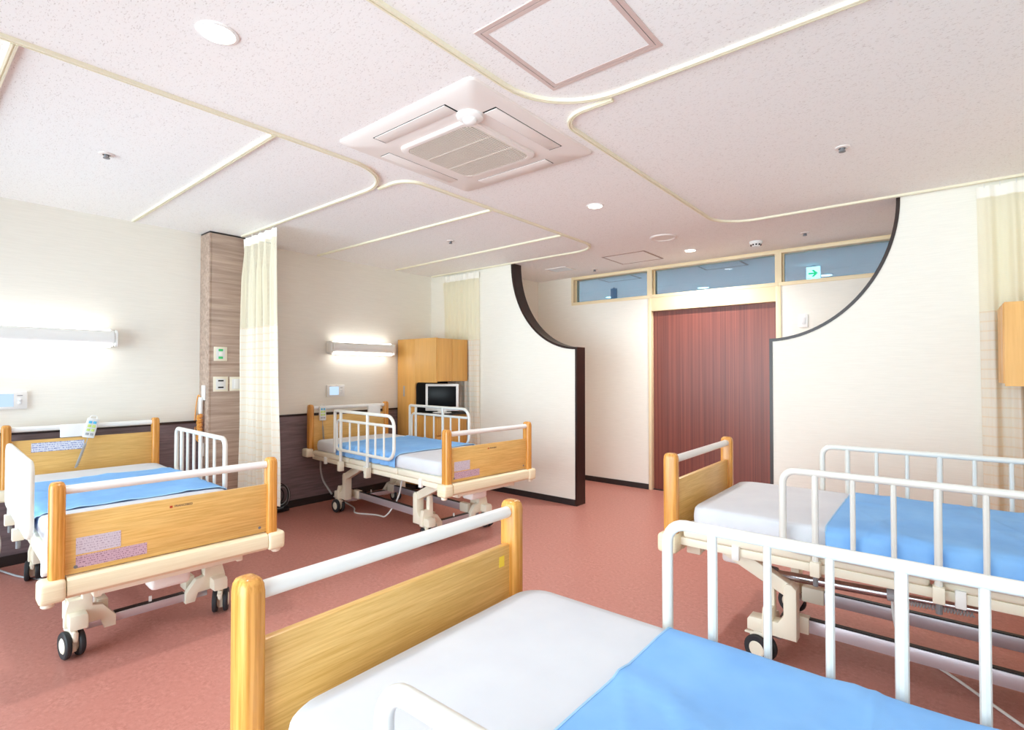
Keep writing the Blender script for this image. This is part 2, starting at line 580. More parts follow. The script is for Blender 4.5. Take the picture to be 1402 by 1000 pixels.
# dado along the left wall
PY0, PY1, PX = 1.79, 2.34, -4.74
struct(MB().box(XL, XL + .008, YW, PY0, .06, .885).build('trim_1', 'dado_cover'), 'dark plum dado panel behind the bed with white wall lamp by the pillar')
struct(MB().box(XL, XL + .008, PY1, YP, .06, .885).build('trim_2', 'dado_cover'), 'dark plum dado panel between pillar and locker')
m_ = MB().box(XL, XL + .014, YW, PY0, .885, .905).box(XL, XL + .014, PY1, YP, .885, .905)
struct(m_.build('trim_3', 'dark_trim'), 'dark cap strip along the dado')
m_ = MB().box(XL, XL + .016, YW, PY0, 0, .07).box(XL, XL + .016, PY1, YP, 0, .07)
struct(m_.build('baseboard_left', 'base_dark'))
# pillar
p_ = struct(MB().box(XL, PX - .008, PY0 + .008, PY1, 0, CE - .015).build('wall_pillar', 'pillar_wood'), 'brown wood grain clad pillar beside the curtain')
MB().box(PX - .008, PX, PY0 + .018, PY1, 0, CE - .015, .001).build('panel', 'pillar_wood', p_)
MB().box(XL, PX - .012, PY0, PY0 + .008, 0, CE - .015, .001).build('panel', 'pillar_wood', p_)
MB().box(PX - .012, PX, PY0, PY0 + .018, 0, CE - .015, .003).build('corner_bead', 'pillar_wood', p_)
MB().box(XL, PX - .004, PY0 + .004, PY1, CE - .015, CE).build('top_joint', 'base_dark', p_)
# corridor beyond the high windows
CY1 = 9.4
struct(MB().box(-7, 3, YB + .1, CY1, -.1, 0).build('floor_corridor', 'lino_floor'))
struct(MB().box(-7, 3, YB, CY1, CE, CE + .1).build('ceiling_corridor', 'ceiling_board'))
struct(MB().box(-7, 3, CY1, CY1 + .1, 0, CE).build('wall_corridor', 'wall_paper'))
m_ = MB().box(-7.1, -7, YB, CY1, 0, CE).box(3, 3.1, YB, CY1, 0, CE).box(-7, XN - .1, YB, YB + .12, 0, CE).box(XR + .15, 3, YB, YB + .12, 0, CE)
struct(m_.build('wall_corridor', 'wall_paper'))

# ------------------------------------------------------------------ lamps in the ceiling
def downlight(x, y, glow, label, r=.052, power=0, col=(1, .97, .93), group=None):
    t = empty('downlight', (x, y, CE))
    MB().lathe([(r, -.002), (r + .004, -.006), (r + .014, -.004), (r + .016, 0), (r, 0), (r, -.002)], 32).build('trim_ring', 'white_plastic', t)
    MB().lathe([(0, -.0015), (r * .999, -.0015), (r * .999, 0), (0, 0)], 32).build('lens', glow, t)
    tag(t, label, 'downlight', group)
    if power:
        l = bpy.data.lights.new('downlight_lamp', 'AREA')
        l.shape = 'DISK'
        l.size = r * 2
        l.energy = power
        l.color = col
        l.spread = math.radians(150)
        lo = bpy.data.objects.new('downlight_lamp', l)
        COL.objects.link(lo)
        lo.parent = t
        lo.location = (0, 0, -.012)
    return t
downlight(-1.956, .759, 'downlight_glow', 'large round white downlight beside the long curtain rail before the air conditioner', power=8)
downlight(-1.915, 3.266, 'downlight_glow', 'round white downlight between the curtain rails beyond the air conditioner', r=.047, power=7)
downlight(-1.903, 5.045, 'downlight_glow', 'small round downlight in front of the red door', r=.047, power=17)
for x, lab in ((-4.05, 'over the plain wall'), (-2.6, 'over the red door'), (-1.12, 'with the exit sign')):
    downlight(x, 7.37, 'corridor_glow', 'round corridor downlight seen through the high window ' + lab, r=.075, power=92, col=(.9, .97, 1), group='corridor downlights')

# ------------------------------------------------------------------ ceiling fittings
def track(pts, r, label, group='curtain rails on the ceiling'):
    z = CE - .007
    P = fillet([(x, y, z) for x, y in pts], r, 10) if len(pts) > 2 else [Vector((x, y, z)) for x, y in pts]
    m_ = MB()
    bm = m_.bm
    rings = []
    k = len(P)
    for i in range(k):
        t = (P[min(i + 1, k - 1)] - P[max(i - 1, 0)]).normalized()
        n = Vector((-t.y, t.x, 0))
        rings.append([bm.verts.new(P[i] + n * a + Vector((0, 0, b_))) for a, b_ in ((-.011, .007), (-.011, -.007), (-.003, -.008), (-.003, -.003), (.003, -.003), (.003, -.008), (.011, -.007), (.011, .007))])
    for a, b_ in zip(rings, rings[1:]):
        for j in range(8):
            bm.faces.new((a[j], a[(j + 1) % 8], b_[(j + 1) % 8], b_[j]))
    bm.faces.new(list(reversed(rings[0])))
    bm.faces.new(rings[-1])
    bmesh.ops.recalc_face_normals(bm, faces=bm.faces[:])
    o = m_.build('curtain_rail', 'track_cream', None, 30)
    tag(o, label, 'curtain rail', group)
track([(-2.55, YW + .02), (-2.55, 2.035), (-4.70, 2.035)], .34, 'cream curtain rail curving towards the wood clad pillar')
track([(-2.57, .315), (-4.88, .33)], .1, 'straight cream curtain rail ending at the wall beside the pale call unit')
track([(-2.57, 1.26), (-4.88, 1.29)], .1, 'straight cream curtain rail over the bed with the orange call cord')
track([(-2.80, 2.06), (-2.52, 2.06), (-2.52, 4.385), (-4.88, 4.385)], .26, 'cream curtain rail curving along the partition to the locker corner')
track([(-2.545, 2.855), (-4.88, 2.855)], .1, 'straight cream curtain rail above the bed in front of the locker, pillar side')
track([(-2.545, 3.765), (-4.88, 3.83)], .1, 'straight cream curtain rail above the bed in front of the locker, partition side')
track([(-1.39, YW + .02), (-1.39, 1.99), (XR - .02, 1.97)], .34, 'cream curtain rail curving around the large ceiling hatch')
track([(-1.10, 2.025), (-1.385, 2.025), (-1.385, 4.32), (XR - .02, 4.375)], .28, 'cream curtain rail curving before the partition with the orange cupboard')

# cassette air conditioner
ac = empty('air_conditioner', (-1.925, 1.985, CE))
def sqring(m_, prof, rad, n=6):
    rings = []
    for h, z in prof:
        ring = []
        r_ = min(rad, h * .5)
        for q, (sx, sy) in enumerate(((1, 1), (-1, 1), (-1, -1), (1, -1))):
            for j in range(n + 1):
                a = q * PI / 2 + PI / 2 * j / n
                ring.append(m_.bm.verts.new((sx * (h - r_) + r_ * math.cos(a), sy * (h - r_) + r_ * math.sin(a), z)))
        rings.append(ring)
    k = len(rings[0])
    for a, b_ in zip(rings, rings[1:]):
        for j in range(k):
            m_.bm.faces.new((a[j], a[(j + 1) % k], b_[(j + 1) % k], b_[j]))
    return rings
m_ = MB()
rg = sqring(m_, [(.475, 0), (.472, -.010), (.445, -.024), (.262, -.024)], .03)
m_.bm.faces.new(rg[-1])
bmesh.ops.recalc_face_normals(m_.bm, faces=m_.bm.faces[:])
panel = m_.build('panel', 'ac_white', ac, 25)
for q in range(4):
    R = Matrix.Rotation(q * PI / 2, 4, 'Z')
    e = .0035 if q in (0, 3) else .0015
    m_ = MB().box(.339 - e, .411 + e, -.250 - e * 2.5, .250 + e * 2.5, -.0246, -.020, M=R)
    sl = m_.build('louver_slot', 'black_gap', ac)
    m_ = MB().box(.339, .411, -.250, .250, -.0275, -.021, .001, M=R)
    m_.build('louver', 'ac_white', ac)
m_ = MB()
rg = sqring(m_, [(.262, -.024), (.262, -.036), (.255, -.040), (.235, -.040), (.232, -.030)], .05)
bmesh.ops.recalc_face_normals(m_.bm, faces=m_.bm.faces[:])
m_.build('grille_frame', 'ac_white', ac, 25)
MB().box(-.236, .236, -.236, .236, -.0275, -.0255).build('filter', 'cord_grey', ac)
m_ = MB()
for k in range(36):
    x = -.229 + .458 * k / 35
    e = .236 - max(0, abs(x) - .19) * .8
    m_.box(x - .0040, x + .0040, -e, e, -.040, -.029)
for yy in (-.08, .08):
    m_.box(-.232, .232, yy - .004, yy + .004, -.0405, -.029)
g = m_.build('grille_slats', 'ac_grille', ac)
g['kind'] = 'stuff'
m_ = MB().lathe([(.062, -.024), (.060, -.036), (.048, -.042), (.034, -.043), (.030, -.055), (.018, -.062), (0, -.063)], 28, Matrix.Translation((.272, -.272, 0)))
m_.build('motion_sensor', 'white_plastic', ac)
tag(ac, 'square white ceiling cassette air conditioner with slatted grille and dome sensor', 'air conditioner')

def hatch(x0, x1, y0, y1, label, fw=.02, fm='hatch_dark'):
    t = empty('ceiling_hatch', ((x0 + x1) / 2, (y0 + y1) / 2, CE))
    hx, hy = (x1 - x0) / 2, (y1 - y0) / 2
    m_ = MB()
    for i, (o_, wd, zz) in enumerate(((0, fw * .46, -.004), (fw * .54, fw * .46, -.004))):
        ax, ay = hx - o_, hy - o_
        m_.box(-ax, ax, -ay, -ay + wd, zz, 0).box(-ax, ax, ay - wd, ay, zz, 0)
        m_.box(-ax, -ax + wd, -ay + wd, ay - wd, zz, 0).box(ax - wd, ax, -ay + wd, ay - wd, zz, 0)
    m_.build('frame', fm, t)
    m_ = MB().box(-hx + fw * .4, hx - fw * .4, -hy + fw * .4, hy - fw * .4, -.0015, 0)
    m_.build('gap', 'grey_plastic', t)
    MB().box(-hx + fw, hx - fw, -hy + fw, hy - fw, -.003, 0).build('board', 'ceiling_board', t)
    tag(t, label, 'ceiling hatch')
hatch(-1.262, -.78, 1.325, 1.81, 'large square ceiling hatch with bright metal frame beside the air conditioner', .036, 'hatch_metal')
hatch(-3.40, -2.93, 5.70, 6.14, 'corridor ceiling hatch seen through the high window over the plain wall', .024)
hatch(-2.13, -1.66, 5.70, 6.13, 'corridor ceiling hatch seen through the high window over the red door', .024)
hatch(-2.72, -2.25, 4.76, 5.22, 'square ceiling hatch near the high windows', .018)
# speaker, smoke detector, sprinklers, vent
t = empty('ceiling_speaker', (-1.90, 4.404, CE))
MB().lathe([(.092, -.006), (.098, -.012), (.112, -.010), (.116, 0), (.09, 0), (.092, -.006)], 36).build('ring', 'ac_white', t)
MB().lathe([(0, -.005), (.0915, -.005), (.0915, 0), (0, 0)], 36).build('mesh_cover', 'ac_white', t)
tag(t, 'flat round ceiling speaker between downlight and small hatch', 'speaker')
t = empty('smoke_detector', (-1.315, 5.085, CE))
MB().lathe([(.055, 0), (.055, -.016), (.050, -.022), (.034, -.040), (.030, -.046), (0, -.047)], 28).build('body', 'white_plastic', t)
for k in range(10):
    a = 2 * PI * k / 10
    MB().box(-.007, .007, -.003, .003, -.007, .007, M=Matrix.Translation((.0425 * math.cos(a), .0425 * math.sin(a), -.031)) @ Matrix.Rotation(a + PI / 2, 4, 'Z')).build('vent_slot', 'black_gap', t)
tag(t, 'white dome smoke detector above the red door', 'smoke detector')
spr = [(-.91, 5.03, 'small sprinkler head over the high window with the exit sign'), (-.409, 3.243, 'sprinkler head with round plate above the bed before the partition with the orange cupboard'),
       (-3.512, .803, 'sprinkler head above the bed with the notice strip'), (-3.435, 3.31, 'sprinkler head above the bed in front of the locker'),
       (-3.10, 5.27, 'tiny sprinkler head between vent and small hatch')]
for x, y, lab in spr:
    t = empty('sprinkler', (x, y, CE))
    MB().lathe([(.036, 0), (.034, -.005), (.018, -.007), (.018, 0)], 24).build('plate', 'ac_white', t)
    MB().lathe([(.011, 0), (.011, -.018), (.016, -.020), (.016, -.024), (0, -.024)], 16).build('head', 'grey_plastic', t)
    m_ = MB()
    for s in (-1, 1):
        m_.tube([(s * .010, 0, -.006), (s * .014, 0, -.016), (s * .010, 0, -.022)], .002, 6)
    m_.build('yoke', 'chrome', t)
    tag(t, lab, 'sprinkler', 'ceiling sprinklers')
t = empty('air_vent', (-3.40, 5.02, CE))
m_ = MB()
m_.box(-.14, .14, -.11, -.09, -.008, 0).box(-.14, .14, .09, .11, -.008, 0).box(-.14, -.12, -.09, .09, -.008, 0).box(.12, .14, -.09, .09, -.008, 0)
m_.build('frame', 'ac_white', t)
MB().box(-.12, .12, -.09, .09, -.002, 0).build('duct', 'grey_plastic', t)
for k in range(8):
    y = -.08 + .16 * k / 7
    MB().box(-.12, .12, y - .006, y + .006, -.007, -.003).build('slat', 'pale_plastic', t)
tag(t, 'small rectangular ceiling air vent behind the curved partition', 'air vent')
# exit sign in the corridor
t = empty('exit_sign', (-1.115, 6.6, 2.33))
MB().box(-.072, .072, 0, .03, 0, .155, .003).build('housing', 'white_plastic', t)
MB().box(-.068, .068, -.002, 0, .004, .151).build('face', 'sign_white', t)
m_ = MB().prism([(-.047, .070), (.008, .070), (-.016, .046), (.004, .040), (.045, .079), (.004, .118), (-.016, .112), (.008, .088), (-.047, .088)], 1, -.0035, -.002)
m_.build('arrow', 'arrow_green', t)
MB().box(-.012, .012, .009, .021, .155, .17).build('hanger', 'white_plastic', t)
text('lettering', 'EXIT', .016, 'arrow_green', t, Matrix.Translation((-.042, -.0022, .026)) @ Matrix.Rotation(PI / 2, 4, 'X'))
tag(t, 'white exit sign with green right arrow hanging in the corridor', 'exit sign')
t = empty('hanging_sign', (-3.56, 6.56, 2.30))
MB().box(-.045, .045, 0, .03, 0, .185, .004).build('plate', 'slate_plate', t)
MB().box(-.008, .008, .007, .023, .185, .20).build('hanger', 'grey_plastic', t)
tag(t, 'slate blue plate hanging from the corridor ceiling behind glass', 'sign')
# light switch on the back wall
t = empty('light_switch', (-1.025, YB, 1.80))
MB().box(-.037, .037, -.008, 0, -.062, .062, .002).build('plate', 'white_plastic', t)
MB().box(-.018, .018, -.012, -.006, -.03, .03, .002).build('rocker', 'pale_plastic', t)
tag(t, 'white light switch on the back wall beside the red door', 'light switch')

# ------------------------------------------------------------------ wall lamps, call panels
def wall_lamp(y0, y1, label):
    t = empty('wall_lamp', (XL, (y0 + y1) / 2, 1.505))
    h = (y1 - y0) / 2
    prof = [(0, .0), (.055, .0), (.075, .012), (.098, .035), (.105, .065), (.100, .098), (.086, .120), (.055, .13), (0, .13)]
    m_ = MB().prism([(a, b_) for a, b_ in prof], 1, -h + .03, h - .03)
    m_.build('body', 'white_plastic', t, 40)
    for s in (-1, 1):
        m_ = MB()
        a, b_ = sorted((s * (h - .03), s * h))
        m_.box(0, .098, a, b_, .002, .128, .022, 3)
        m_.build('end_cap', 'white_plastic', t)
    MB().box(.045, .092, -h + .05, h - .05, -.004, .016, .003).build('lower_tube', 'lamp_glow', t)
    MB().box(.045, .078, -h + .05, h - .05, .120, .133, .003).build('upper_tube', 'lamp_glow', t)
    tag(t, label, 'wall lamp')
    return t
wall_lamp(.37, 1.195, 'long white wall lamp above the bed with the notice strip')
wall_lamp(2.975, 3.80, 'long white wall lamp above the bed in front of the locker')
for y0 in (.45, 2.95):  # unseen right-wall lamps, assumed by symmetry, added to brighten the left wall
    o = [c for c in [wall_lamp(y0, y0 + .82, 'long white wall lamp added out of view above the head of the bed ' + ('with the yellow sticker' if y0 < 1 else 'beside the orange cupboard'))]][0]
    o.location.x = XR
    o.location.y = y0 + .41
    o.rotation_euler.z = PI
def call_panel(y0, y1, label, scr):
    t = empty('nurse_call_unit', (XL, (y0 + y1) / 2, 1.062))
    h = (y1 - y0) / 2
    MB().box(0, .018, -h, h, 0, .122, .004).build('case', 'white_plastic', t)
    MB().box(.017, .0195, -h + .03, -h + .03 + scr, .018, .104).build('screen', 'panel_screen', t)
    for z in (.042, .062):
        MB().lathe([(.011, 0), (.011, .004), (.008, .006), (0, .006)], 16, Matrix.Translation((.017, h - .038, z)) @ Matrix.Rotation(PI / 2, 4, 'Y')).build('button', 'pale_plastic', t)
    MB().box(.017, .0188, h - .052, h - .024, .09, .094).build('lamp_slot', 'grey_plastic', t)
    tag(t, label, 'call panel')
call_panel(.49, .694, 'white wall call panel with pale screen below the lamp by the pillar bay', .104)
call_panel(2.985, 3.19, 'white wall call panel with blue screen beside the locker', .104)

# plates on the pillar
def plate(y0, y1, z0, z1, label, extra, cat='wall socket', name='wall_plate'):
    t = empty(name, (PX, (y0 + y1) / 2, (z0 + z1) / 2))
    hy, hz = (y1 - y0) / 2, (z1 - z0) / 2
    MB().box(0, .007, -hy, hy, -hz, hz, .002).build('plate', 'cream_plastic', t)
    MB().box(.006, .009, -hy * .66, hy * .66, -hz * .72, hz * .72, .001).build('insert', 'pale_plastic', t)
    for a, b_, c_, d_, mm in extra:
        MB().box(.008, .0105, a, b_, c_, d_, .001).build('key' if mm != 'black_gap' else 'slot', mm, t)
    tag(t, label, cat)
plate(1.828, 1.934, 1.41, 1.53, 'cream plate with two green sockets on the pillar', [(-.018, .018, .022, .042, 'green_key'), (-.012, .012, -.014, .014, 'white_plastic'), (-.018, .018, -.042, -.022, 'green_key')])
plate(1.825, 1.942, 1.152, 1.278, 'cream plate with two dark slots on the pillar below the green one', [(-.022, .022, .022, .034, 'black_gap'), (-.022, .022, -.034, -.022, 'black_gap')])
plate(1.957, 2.06, 1.155, 1.275, 'cream plate half hidden behind the pillar curtain', [(-.018, .018, -.04, .04, 'white_plastic')])
# nurse call handset on the pillar's side face
t = empty('call_handset', (-4.825, PY0, 1.03))
MB().box(-.035, .035, -.012, 0, .05, .175, .004).build('wall_plate', 'white_plastic', t)
MB().box(-.022, .016, -.040, -.014, -.065, .075, .009, 3).build('handset', 'white_plastic', t)
pts = []
for i in range(160):
    a = i * .62
    z = -.07 - .0013 * i
    pts.append((-.004 + .020 * math.cos(a) + .008 * math.sin(i * .21), -.034 + .018 * math.sin(a), z))
MB().tube([(-.004, -.027, -.055)] + pts, .0055, 6).build('coiled_cord', 'cord_orange', t)
lp = fillet([(-.01, -.03, .08), (-.045, -.03, .10), (-.085, -.03, .02), (-.11, -.035, -.15), (-.075, -.035, -.28), (-.02, -.035, -.30), (.0, -.03, -.285)], .06, 6)
MB().tube(lp, .0045, 6).build('cord_loop', 'cord_orange', t)
MB().box(-.02, .02, -.028, -.002, -.42, -.31, .005).build('plug', 'white_plastic', t)
tag(t, 'white nurse call handset with orange cord on the pillar side', 'call handset')

# ------------------------------------------------------------------ beds
def bed_post(m_, u, v, z0, z1):
    # rounded stadium post, domed top
    a, b_ = .034, .026
    rings = []
    n = 20
    for z, s in [(z0, 1.0), (z1 - .030, 1.0), (z1 - .014, .93), (z1 - .005, .78), (z1 - .001, .55), (z1, .25)]:
        ring = []
        for j in range(n):
            q = 2 * PI * j / n
            ex = .55
            c_, s_ = math.cos(q), math.sin(q)
            ring.append(m_.bm.verts.new((u + a * s * math.copysign(abs(c_) ** ex, c_), v + b_ * s * math.copysign(abs(s_) ** ex, s_), z)))
        rings.append(ring)
    for p, q in zip(rings, rings[1:]):
        for j in range(n):
            m_.bm.faces.new((p[j], p[(j + 1) % n], q[(j + 1) % n], q[j]))
    m_.bm.faces.new(list(reversed(rings[0])))
    m_.bm.faces.new(rings[-1])
    return m_
def end_board(bed, u, z_bot, z_top, z_rail, z_post, name, h):
    pan = MB().box(u - .011, u + .011, -.40, .40, z_bot + h, z_top + h, .003).build(name, 'board_wood', bed)
    for s in (-1, 1):
        bed_post(MB(), u, s * .424, z_bot - .012 + h, z_post + h).build('post', 'post_wood', pan, 40)
    MB().tube([(u, -.405, z_rail + h), (u, .405, z_rail + h)], .0185, 16).build('top_rail', 'white_metal', pan)
    return pan
def rounded_rect(hx, hy, r, n=6):
    out = []
    for q, (sx, sy) in enumerate(((1, 1), (-1, 1), (-1, -1), (1, -1))):
        for j in range(n + 1):
            a = q * PI / 2 + PI / 2 * j / n
            out.append((sx * (hx - r) + r * math.cos(a), sy * (hy - r) + r * math.sin(a)))
    return out
def caster(bed, u, v, swivel):
    t = MB()
    M = Matrix.Translation((u, v, 0)) @ Matrix.Rotation(swivel, 4, 'Z')
    t.box(-.030, .030, -.0133, .0133, .028, .135, .006, M=M).box(-.05, .05, -.0125, .0125, .075, .125, .010, M=M)
    c_ = t.build('caster', 'cream_plastic', bed)
    for s in (-1, 1):
        R = M @ Matrix.Translation((0, s * .026, .062)) @ Matrix.Rotation(PI / 2, 4, 'X')
        wp = [(.036, -.011), (.056, -.012), (.061, -.007), (.062, 0), (.061, .007), (.056, .012), (.036, .011)]
        MB().lathe(wp + [(.036, -.011)], 28, R).build('tire', 'black_rubber', c_)
        MB().lathe([(0, -.0135), (.030, -.0135), (.0365, -.009), (.0365, .009), (.030, .0135), (0, .0135)], 24, R).build('hub', 'cream_plastic', c_)
    MB().box(-.02, .062, -.012, .012, .112, .122, .004, M=M @ Matrix.Rotation(.1, 4, 'Y')).build('brake_lever', 'cream_plastic', c_)
def bracket(bed, su, sv):
    # plastic leg cover joining caster and lift arm (su = +1 foot end, -1 head end)
    m_ = MB()
    pv = [(.345, .13), (.345, .19), (.33, .25), (.28, .25), (.28, .36), (.245, .36), (.24, .21), (.20, .20), (.15, .135), (.15, .085), (.195, .085), (.21, .13)]
    u0, u1 = sorted((su * .625, su * .665))
    m_.prism([(sv * a, b_) for a, b_ in pv], 0, u0, u1, .004)
    pu = [(.525, .135), (.525, .36), (.545, .378), (.565, .378), (.578, .36), (.578, .235), (.60, .20), (.72, .195), (.73, .18), (.73, .135)]
    v0, v1 = sorted((sv * .265, sv * .335))
    m_.prism([(su * a, b_) for a, b_ in pu], 1, v0, v1, .006)
    m_.build('leg_bracket', 'cream_plastic', bed)
def lift_arm(bed, u_low, u_high, sv, h):
    z0, z1 = .345, .45 + h
    d = Vector((u_high - u_low, 0, z1 - z0)).normalized()
    n = Vector((-d.z, 0, d.x))
    a, b_ = Vector((u_low, 0, z0)), Vector((u_high, 0, z1))
    poly = []
    for i in range(7):
        q = PI / 2 + PI * i / 6
        poly.append(a + d * math.cos(q) * .03 + n * math.sin(q) * .03)
    for i in range(7):
        q = -PI / 2 + PI * i / 6
        poly.append(b_ + d * math.cos(q) * .034 + n * math.sin(q) * .034)
    v0, v1 = sorted((sv * .275, sv * .325))
    m_ = MB().prism([(p.x, p.z) for p in poly], 1, v0, v1, .004)
    arm = m_.build('lift_arm', 'cream_plastic', bed)
    m_ = MB()
    for p in (a,):
        R = Matrix.Translation((p.x, sv * .325, p.z)) @ Matrix.Rotation(-sv * PI / 2, 4, 'X')
        m_.lathe([(.011, 0), (.011, .006), (.006, .008), (0, .008)], 14, R)
    m_.build('pivot_bolt', 'chrome', arm)
def rail_long(bed, u0, v, h, flip, ztop=.865, zbot=.535, L_=.95):
    # plain rail: round cornered loop with bars
    s = -1 if flip else 1
    U = lambda d: u0 + s * d
    P = fillet([(U(L_ / 2), v, ztop + h), (U(0), v, ztop + h), (U(0), v, zbot + h), (U(L_), v, zbot + h), (U(L_), v, ztop + h), (U(L_ / 2), v, ztop + h)], .05, 6)
    r = MB().tube(P[:-1], .0145, 12, closed=True).build('side_rail', 'rail_metal', bed, 60)
    for i, d in enumerate((.12, .25, .38, .51, .64, .77)):
        if i in (0, 3):
            MB().tube([(U(d), v, ztop + h), (U(d), v, .47 + h)], .0125, 10).build('rail_leg', 'rail_metal', r)
            MB().box(U(d) - .018, U(d) + .018, v - .024, v + .022, .435 + h, .495 + h, .004).build('leg_socket', 'cream_plastic', r)
            MB().tube([(U(d), v, .437 + h), (U(d), v, .395 + h)], .010, 10).build('leg_tip', 'grey_plastic', r)
        else:
            MB().tube([(U(d), v, ztop + h), (U(d), v, zbot + h)], .0095, 8).build('rail_bar', 'rail_metal', r)
    return r
def rail_cane(bed, u0, v, h):
    z = lambda q: q + h - .04
    P = fillet([(u0, v, z(.60)), (u0, v, z(.972)), (u0 + .93, v, z(.972)), (u0 + .93, v, z(.63)), (u0 + .10, v, z(.63))], [0, .02, .09, .09, 0], 7)
    r = MB().tube(P, .0135, 10).build('side_rail', 'rail_metal', bed, 60)
    P = fillet([(u0 + .92, v, z(.892)), (u0 + .035, v, z(.892)), (u0 + .035, v, z(.63)), (u0 + .10, v, z(.63))], [0, .045, .045, 0], 6)
    MB().tube(P, .0115, 10).build('inner_rail', 'rail_metal', r)
    for d in (.26, .405, .665, .79):
        MB().tube([(u0 + d, v, z(.892)), (u0 + d, v, z(.63))], .0085, 8).build('rail_bar', 'rail_metal', r)
    for d in (.105, .545):
        MB().tube([(u0 + d, v, z(.972)), (u0 + d, v, z(.49))], .0135, 10).build('rail_leg', 'rail_metal', r)
        MB().box(u0 + d - .02, u0 + d + .02, v - .024, v + .024, z(.445), z(.53), .004).build('leg_socket', 'cream_plastic', r)
    return r

def make_bed(cx, cy, rz, h, label, rails, notice=False, plate_v=None, logo=True):
    bed = empty('hospital_bed', (cx, cy, 0), rz)
    tag(bed, label, 'bed', 'hospital beds')
    fb = end_board(bed, 1.05, .493, .735, .836, .872, 'footboard', h)
    hb = end_board(bed, -1.035, .50, .85, .925, .96, 'headboard', h)
    uf = 1.0612
    MB().box(uf, uf + .0008, -.365, -.215, .568 + h, .636 + h).build('label', 'label_white', fb)
    MB().box(uf, uf + .0008, -.365, -.120, .513 + h, .568 - .006 + h).build('label', 'label_pink', fb)
    if logo:
        Mt = Matrix.Translation((uf + .0002, .022, .700 + h)) @ Matrix.Rotation(PI / 2, 4, 'Z') @ Matrix.Rotation(PI / 2, 4, 'X')
        text('lettering', 'FRANCEBED', .0135, 'ink_dark', fb, Mt)
        MB().box(uf, uf + .0008, -.034, -.023, .695 + h, .705 + h).build('emblem', 'ink_red', fb)
    for s in (-1, 1):
        MB().lathe([(.007, 0), (.007, .002), (0, .003)], 12, Matrix.Translation((1.061, s * .365, .52 + h)) @ Matrix.Rotation(PI / 2, 4, 'Y')).build('screw', 'grey_plastic', fb)
    # foot bumper with caps
    prof = [(1.01, .405), (1.075, .405), (1.092, .42), (1.096, .45), (1.090, .478), (1.078, .488), (1.01, .488)]
    bp = MB()
    bp.prism([(a, b_ + h) for a, b_ in prof], 1, -.395, .395)
    bp = bp.build('foot_bumper', 'bumper_cream', bed)
    for s in (-1, 1):
        a, b_ = sorted((s * .397, s * .482))
        MB().box(1.006, 1.100, a, b_, .400 + h, .489 + h, .016, 3).build('corner_cap', 'bumper_cream', bp)
        MB().lathe([(.016, .380 + h), (.022, .386 + h), (.022, .402 + h)], 16, Matrix.Translation((1.055, s * .45, 0))).build('buffer', 'cream_plastic', bp)
    m_ = MB().box(.95, 1.03, -.285, .285, .372 + h, .405 + h, .004).box(.955, 1.025, -.30, -.27, .362 + h, .41 + h, .006).box(.955, 1.025, .27, .30, .362 + h, .41 + h, .006)
    m_.build('end_beam', 'cream_plastic', bed)
    for s in (-1, 1):
        MB().box(-1.09, -.98, s * .45 - .035, s * .45 + .035, .455 + h, .535 + h, .015, 3).build('head_buffer', 'cream_plastic', bed)
    MB().box(-1.02, -.97, -.43, .43, .455 + h, .505 + h, .004).build('head_beam', 'cream_plastic', bed)
    # frame
    m_ = MB()
    for s in (-1, 1):
        a, b_ = sorted((s * .375, s * .420))
        m_.box(-1.0, 1.02, a, b_, .435 + h, .472 + h, .004)
    for u in (-.62, -.1, .35, .85):
        m_.box(u - .02, u + .02, -.376, .376, .437 + h, .468 + h)
    m_.build('frame', 'cream_plastic', bed)
    ed = [-.985, -.30, .06, .44, 1.0]
    for a, b_ in zip(ed, ed[1:]):
        MB().box(a + .006, b_ - .006, -.425, .425, .472 + h, .522 + h, .014, 3).build('platform_panel', 'cream_plastic', bed)
    for s in (-1, 1):
        for u in (-.72, -.02, .75):
            MB().box(u - .016, u + .016, s * .425 - .012, s * .425 + .012, .42 + h, .485 + h, .004).build('rail_socket', 'white_plastic', bed)
    # base
    for s in (-1, 1):
        a, b_ = s * .19 - .015, s * .19 + .015
        bb = MB().box(-.58, .58, a, b_, .135, .193, .002).build('base_bar', 'aluminium', bed)
        MB().box(-.50, .50, a + .003, b_ - .003, .193, .199).build('bar_insert', 'dark_plastic', bb)
        for q in (-1, 1):
            u0, u1 = sorted((q * .50, q * .60))
            MB().box(u0, u1, a - .006, b_ + .006, .128, .204, .004).build('bar_end', 'cream_plastic', bb)
        m_ = MB()
    for q in (-1, 1):
        u0, u1 = sorted((q * .605, q * .645))
        cb = MB().box(u0, u1, -.26, .26, .095, .135, .003).build('cross_bar', 'aluminium', bed)
        MB().box(u0 + .004, u1 - .004, -.15, .15, .135, .139).build('bar_insert', 'dark_plastic', cb)
        MB().box((u0 + u1) / 2 - .004, (u0 + u1) / 2 + .004, -.006, .006, .139, .165).build('stop_pin', 'white_plastic', cb)
        for s in (-1, 1):
            bracket(bed, q, s)
            caster(bed, q * .675, s * .318, random.uniform(-.5, .5) + (0 if q * s > 0 else PI))
    for s in (-1, 1):
        lift_arm(bed, .556, .86, s, h)
        lift_arm(bed, -.556, -.25, s, h)
    m_ = MB().box(.80, .92, -.07, .10, .285 + h, .385 + h, .022, 3)
    m_.build('motor_box', 'white_plastic', bed)
    # actuator
    a_, c_ = Vector((.66, .12, .292 + h)), Vector((-.08, .12, .325 + h))
    act = MB().tube([a_, a_.lerp(c_, .62)], .021, 14).tube([a_.lerp(c_, .62), c_], .013, 12).build('actuator', 'chrome', bed)
    MB().tube([a_ + Vector((.06, 0, -.006)), a_ - Vector((.015, 0, -.002))], [.042, .030], 14).build('motor', 'grey_plastic', act)
